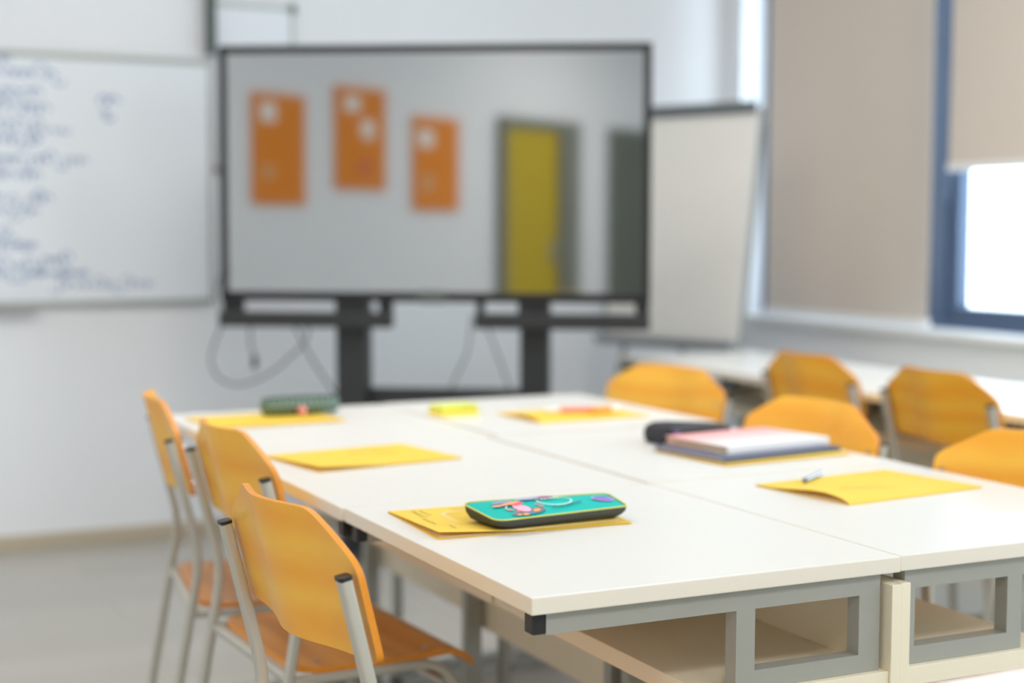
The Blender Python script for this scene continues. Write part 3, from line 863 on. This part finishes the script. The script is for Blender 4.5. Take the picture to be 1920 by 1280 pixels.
# pink-and-white fading cover
M_pinkcov = bpy.data.materials.new('pink_fade_cover'); M_pinkcov.use_nodes = True
nt = M_pinkcov.node_tree; p_ = nt.nodes['Principled BSDF']; p_.inputs['Roughness'].default_value = .4
tc = nt.nodes.new('ShaderNodeTexCoord'); sp = nt.nodes.new('ShaderNodeSeparateXYZ'); rp = nt.nodes.new('ShaderNodeValToRGB')
mt_ = nt.nodes.new('ShaderNodeMath'); mt_.operation = 'MULTIPLY_ADD'; mt_.inputs[1].default_value = 4.6; mt_.inputs[2].default_value = -.05
nt.links.new(tc.outputs['Object'], sp.inputs[0]); nt.links.new(sp.outputs['Y'], mt_.inputs[0]); nt.links.new(mt_.outputs[0], rp.inputs[0]); nt.links.new(rp.outputs[0], p_.inputs['Base Color'])
rp.color_ramp.elements[0].color = srgb(248, 244, 244); rp.color_ramp.elements[0].position = .05
rp.color_ramp.elements[1].color = srgb(250, 176, 176); rp.color_ramp.elements[1].position = .75
notebook('notebook', (1.752, 2.600), 8.2, .286, .200, zf6 + .0088, .0150, M_pinkcov, mat('page_block_tan', srgb(200, 182, 148), .7), 'white and pink notebook lying on top of the stack')

bc = thing('pencil_case', 'black soft pencil case lying behind the notebook stack', 'pencil case', (1.745, 2.832, ZT), R(9))
def soft_box(L, Wd, H, name, parent, m_, r=.018):
    bm = bmesh.new(); rings = []
    for z, i in ((0, .008), (H * .12, .002), (H * .5, 0), (H * .85, .003), (H, .012), (H * 1.04, .03)):
        q = []
        for cx, cy, a0 in ((L - r - i, Wd - r - i, 0), (r + i, Wd - r - i, 90), (r + i, r + i, 180), (L - r - i, r + i, 270)):
            for k in range(5):
                a = R(a0 + 90 * k / 4); x = cx + r * math.cos(a); y = cy + r * math.sin(a)
                q.append((x, y, z * (1 + .10 * math.sin(x / L * 5) - .12 * (x / L))))
        rings.append(q)
    loft(bm, rings); return link(name, bm, m_, parent, True, 70)
soft_box(.205, .085, .042, 'case_body', bc, mat('black_fabric', srgb(46, 48, 54), .75, noise=.12, nscale=200))
bm = bmesh.new(); sweep(bm, [(.02, .0, .034), (.10, -.0012, .036), (.19, .0, .030)], rrect(.006, .004, .001), (0, 1, 0)); link('zipper', bm, mat('zip_grey', srgb(92, 96, 100), .5), bc)
part('zip_pull', bc, mat('violet_pull', srgb(150, 90, 170), .5), (.022, .034, -.010, -.0025, .016, .030), bev=.002)
part('inner_panel', bc, mat('mauve_fabric', srgb(140, 116, 140), .7), (.060, .185, -.0055, -.0015, .008, .020), bev=.001)

gc = thing('pencil_case', 'green checked cylindrical pencil case with a pink charm at the far left', 'pencil case', (1.100, 3.655, ZT + .004), R(-3))
bm = bmesh.new()
rings = []
for x, s in ((0, .55), (.004, .85), (.012, 1), (.05, 1.03), (.1, 1.05), (.15, 1.03), (.185, 1), (.193, .85), (.197, .55)):
    rings.append([(x, .028 + .028 * s * math.cos(a), .0235 + .0225 * s * math.sin(a)) for a in [2 * PI * k / 20 for k in range(20)]])
loft(bm, rings)
M_check = bpy.data.materials.new('green_check'); M_check.use_nodes = True
nt = M_check.node_tree; p_ = nt.nodes['Principled BSDF']; p_.inputs['Roughness'].default_value = .6
tc = nt.nodes.new('ShaderNodeTexCoord'); c_ = nt.nodes.new('ShaderNodeTexChecker'); c_.inputs['Scale'].default_value = 130
c_.inputs[1].default_value = srgb(48, 72, 62); c_.inputs[2].default_value = srgb(128, 152, 140)
nt.links.new(tc.outputs['Object'], c_.inputs[0]); nt.links.new(c_.outputs[0], p_.inputs['Base Color'])
link('case_body', bm, M_check, gc, True, 60)
bm = bmesh.new(); sweep(bm, [(.012, .012, .0445), (.1, .012, .0458), (.185, .012, .0445)], rrect(.003, .007, .001), (0, 1, 0)); link('zipper', bm, mat('zip_green', srgb(44, 70, 56), .5), gc)
bm = bmesh.new(); bmesh.ops.create_uvsphere(bm, u_segments=14, v_segments=9, radius=.0115, matrix=Matrix.Translation((.094, -.012, .0135))); link('charm', bm, mat('pink_charm', srgb(236, 150, 150), .5), gc, True, 180)

def pen(name, p0, p1, z, r, segs, label, cat='pen'):
    d = Vector((p1[0] - p0[0], p1[1] - p0[1])); L = d.length
    t = thing(name, label, cat, (p0[0], p0[1], z + r), math.atan2(d.y, d.x))
    for (nm, a, b, r0, r1, mt) in segs:
        bm = bmesh.new()
        loft(bm, [[(x, rr_ * math.cos(q), rr_ * math.sin(q)) for q in [2 * PI * k / 12 for k in range(12)]] for x, rr_ in ((a * L, r * r0), ((a + b) / 2 * L, r * (r0 + r1) / 2), (b * L, r * r1))])
        link(nm, bm, mt, t, True, 40)
    return t
M_silver = mat('silver_metal', srgb(168, 176, 192), .25, .8)
pen('pen', (1.704, 2.285), (1.796, 2.350), ZT + .0042, .0044, (('tip', .0, .05, .25, .6, M_silver), ('grip_ring', .052, .10, .95, 1.0, M_black), ('barrel', .102, .97, .9, 1.0, M_silver), ('end_cap', .972, 1, 1, .7, M_black)), 'silver pen with black ring lying on the right yellow folder')
M_pinkpen = mat('coral_plastic', srgb(244, 150, 140), .4)
M_orange = mat('orange_plastic', srgb(246, 164, 62), .4)
M_whitepl = mat('white_plastic', srgb(236, 238, 240), .35)
pen('marker_pen', (1.758, 3.425), (1.905, 3.385), ZT + .007, .0075, (('cap', 0, .24, .8, 1, M_whitepl), ('barrel', .245, .93, 1, 1, M_pinkpen), ('end_cap', .932, 1, .95, .8, M_whitepl)), 'coral and white marker pen lying on the far right folder', 'marker')
pen('highlighter', (1.862, 3.370), (1.955, 3.395), ZT + .0062, .0085, (('cap', .66, 1, 1, .85, M_whitepl), ('barrel', 0, .65, .9, 1, M_orange)), 'orange highlighter beside the coral marker on the far right folder', 'marker')

def sticky(loc, rz, z0, h, m_, label, w=.101, d=.076):
    t = thing('sticky_notes', label, 'sticky notes', (loc[0], loc[1], z0), R(rz), 'sticky note pads on the far table')
    part('pad', t, m_, (0, w, 0, d, 0, h - .0008), bev=.0006)
    bm = bmesh.new(); grid_solid(bm, lambda u, v: Vector((u * w, v * d, h + .004 * u * u * (1 - v))), lambda u, v: Vector((u * w, v * d, h - .0004 + .004 * u * u * (1 - v))), 6, 6)
    link('top_note', bm, m_, t, True)
M_note1 = mat('yellow_note_paper', srgb(250, 226, 70), .6); M_note2 = mat('lime_note_paper', srgb(226, 232, 96), .6)
sticky((1.512, 3.502), 3.5, ZT, .0145, M_note1, 'yellow sticky note pad, lower of two on the far tables', d=.082)
sticky((1.513, 3.506), 2.5, ZT + .0152, .009, M_note2, 'pale lime sticky note pad on top of the yellow pad')
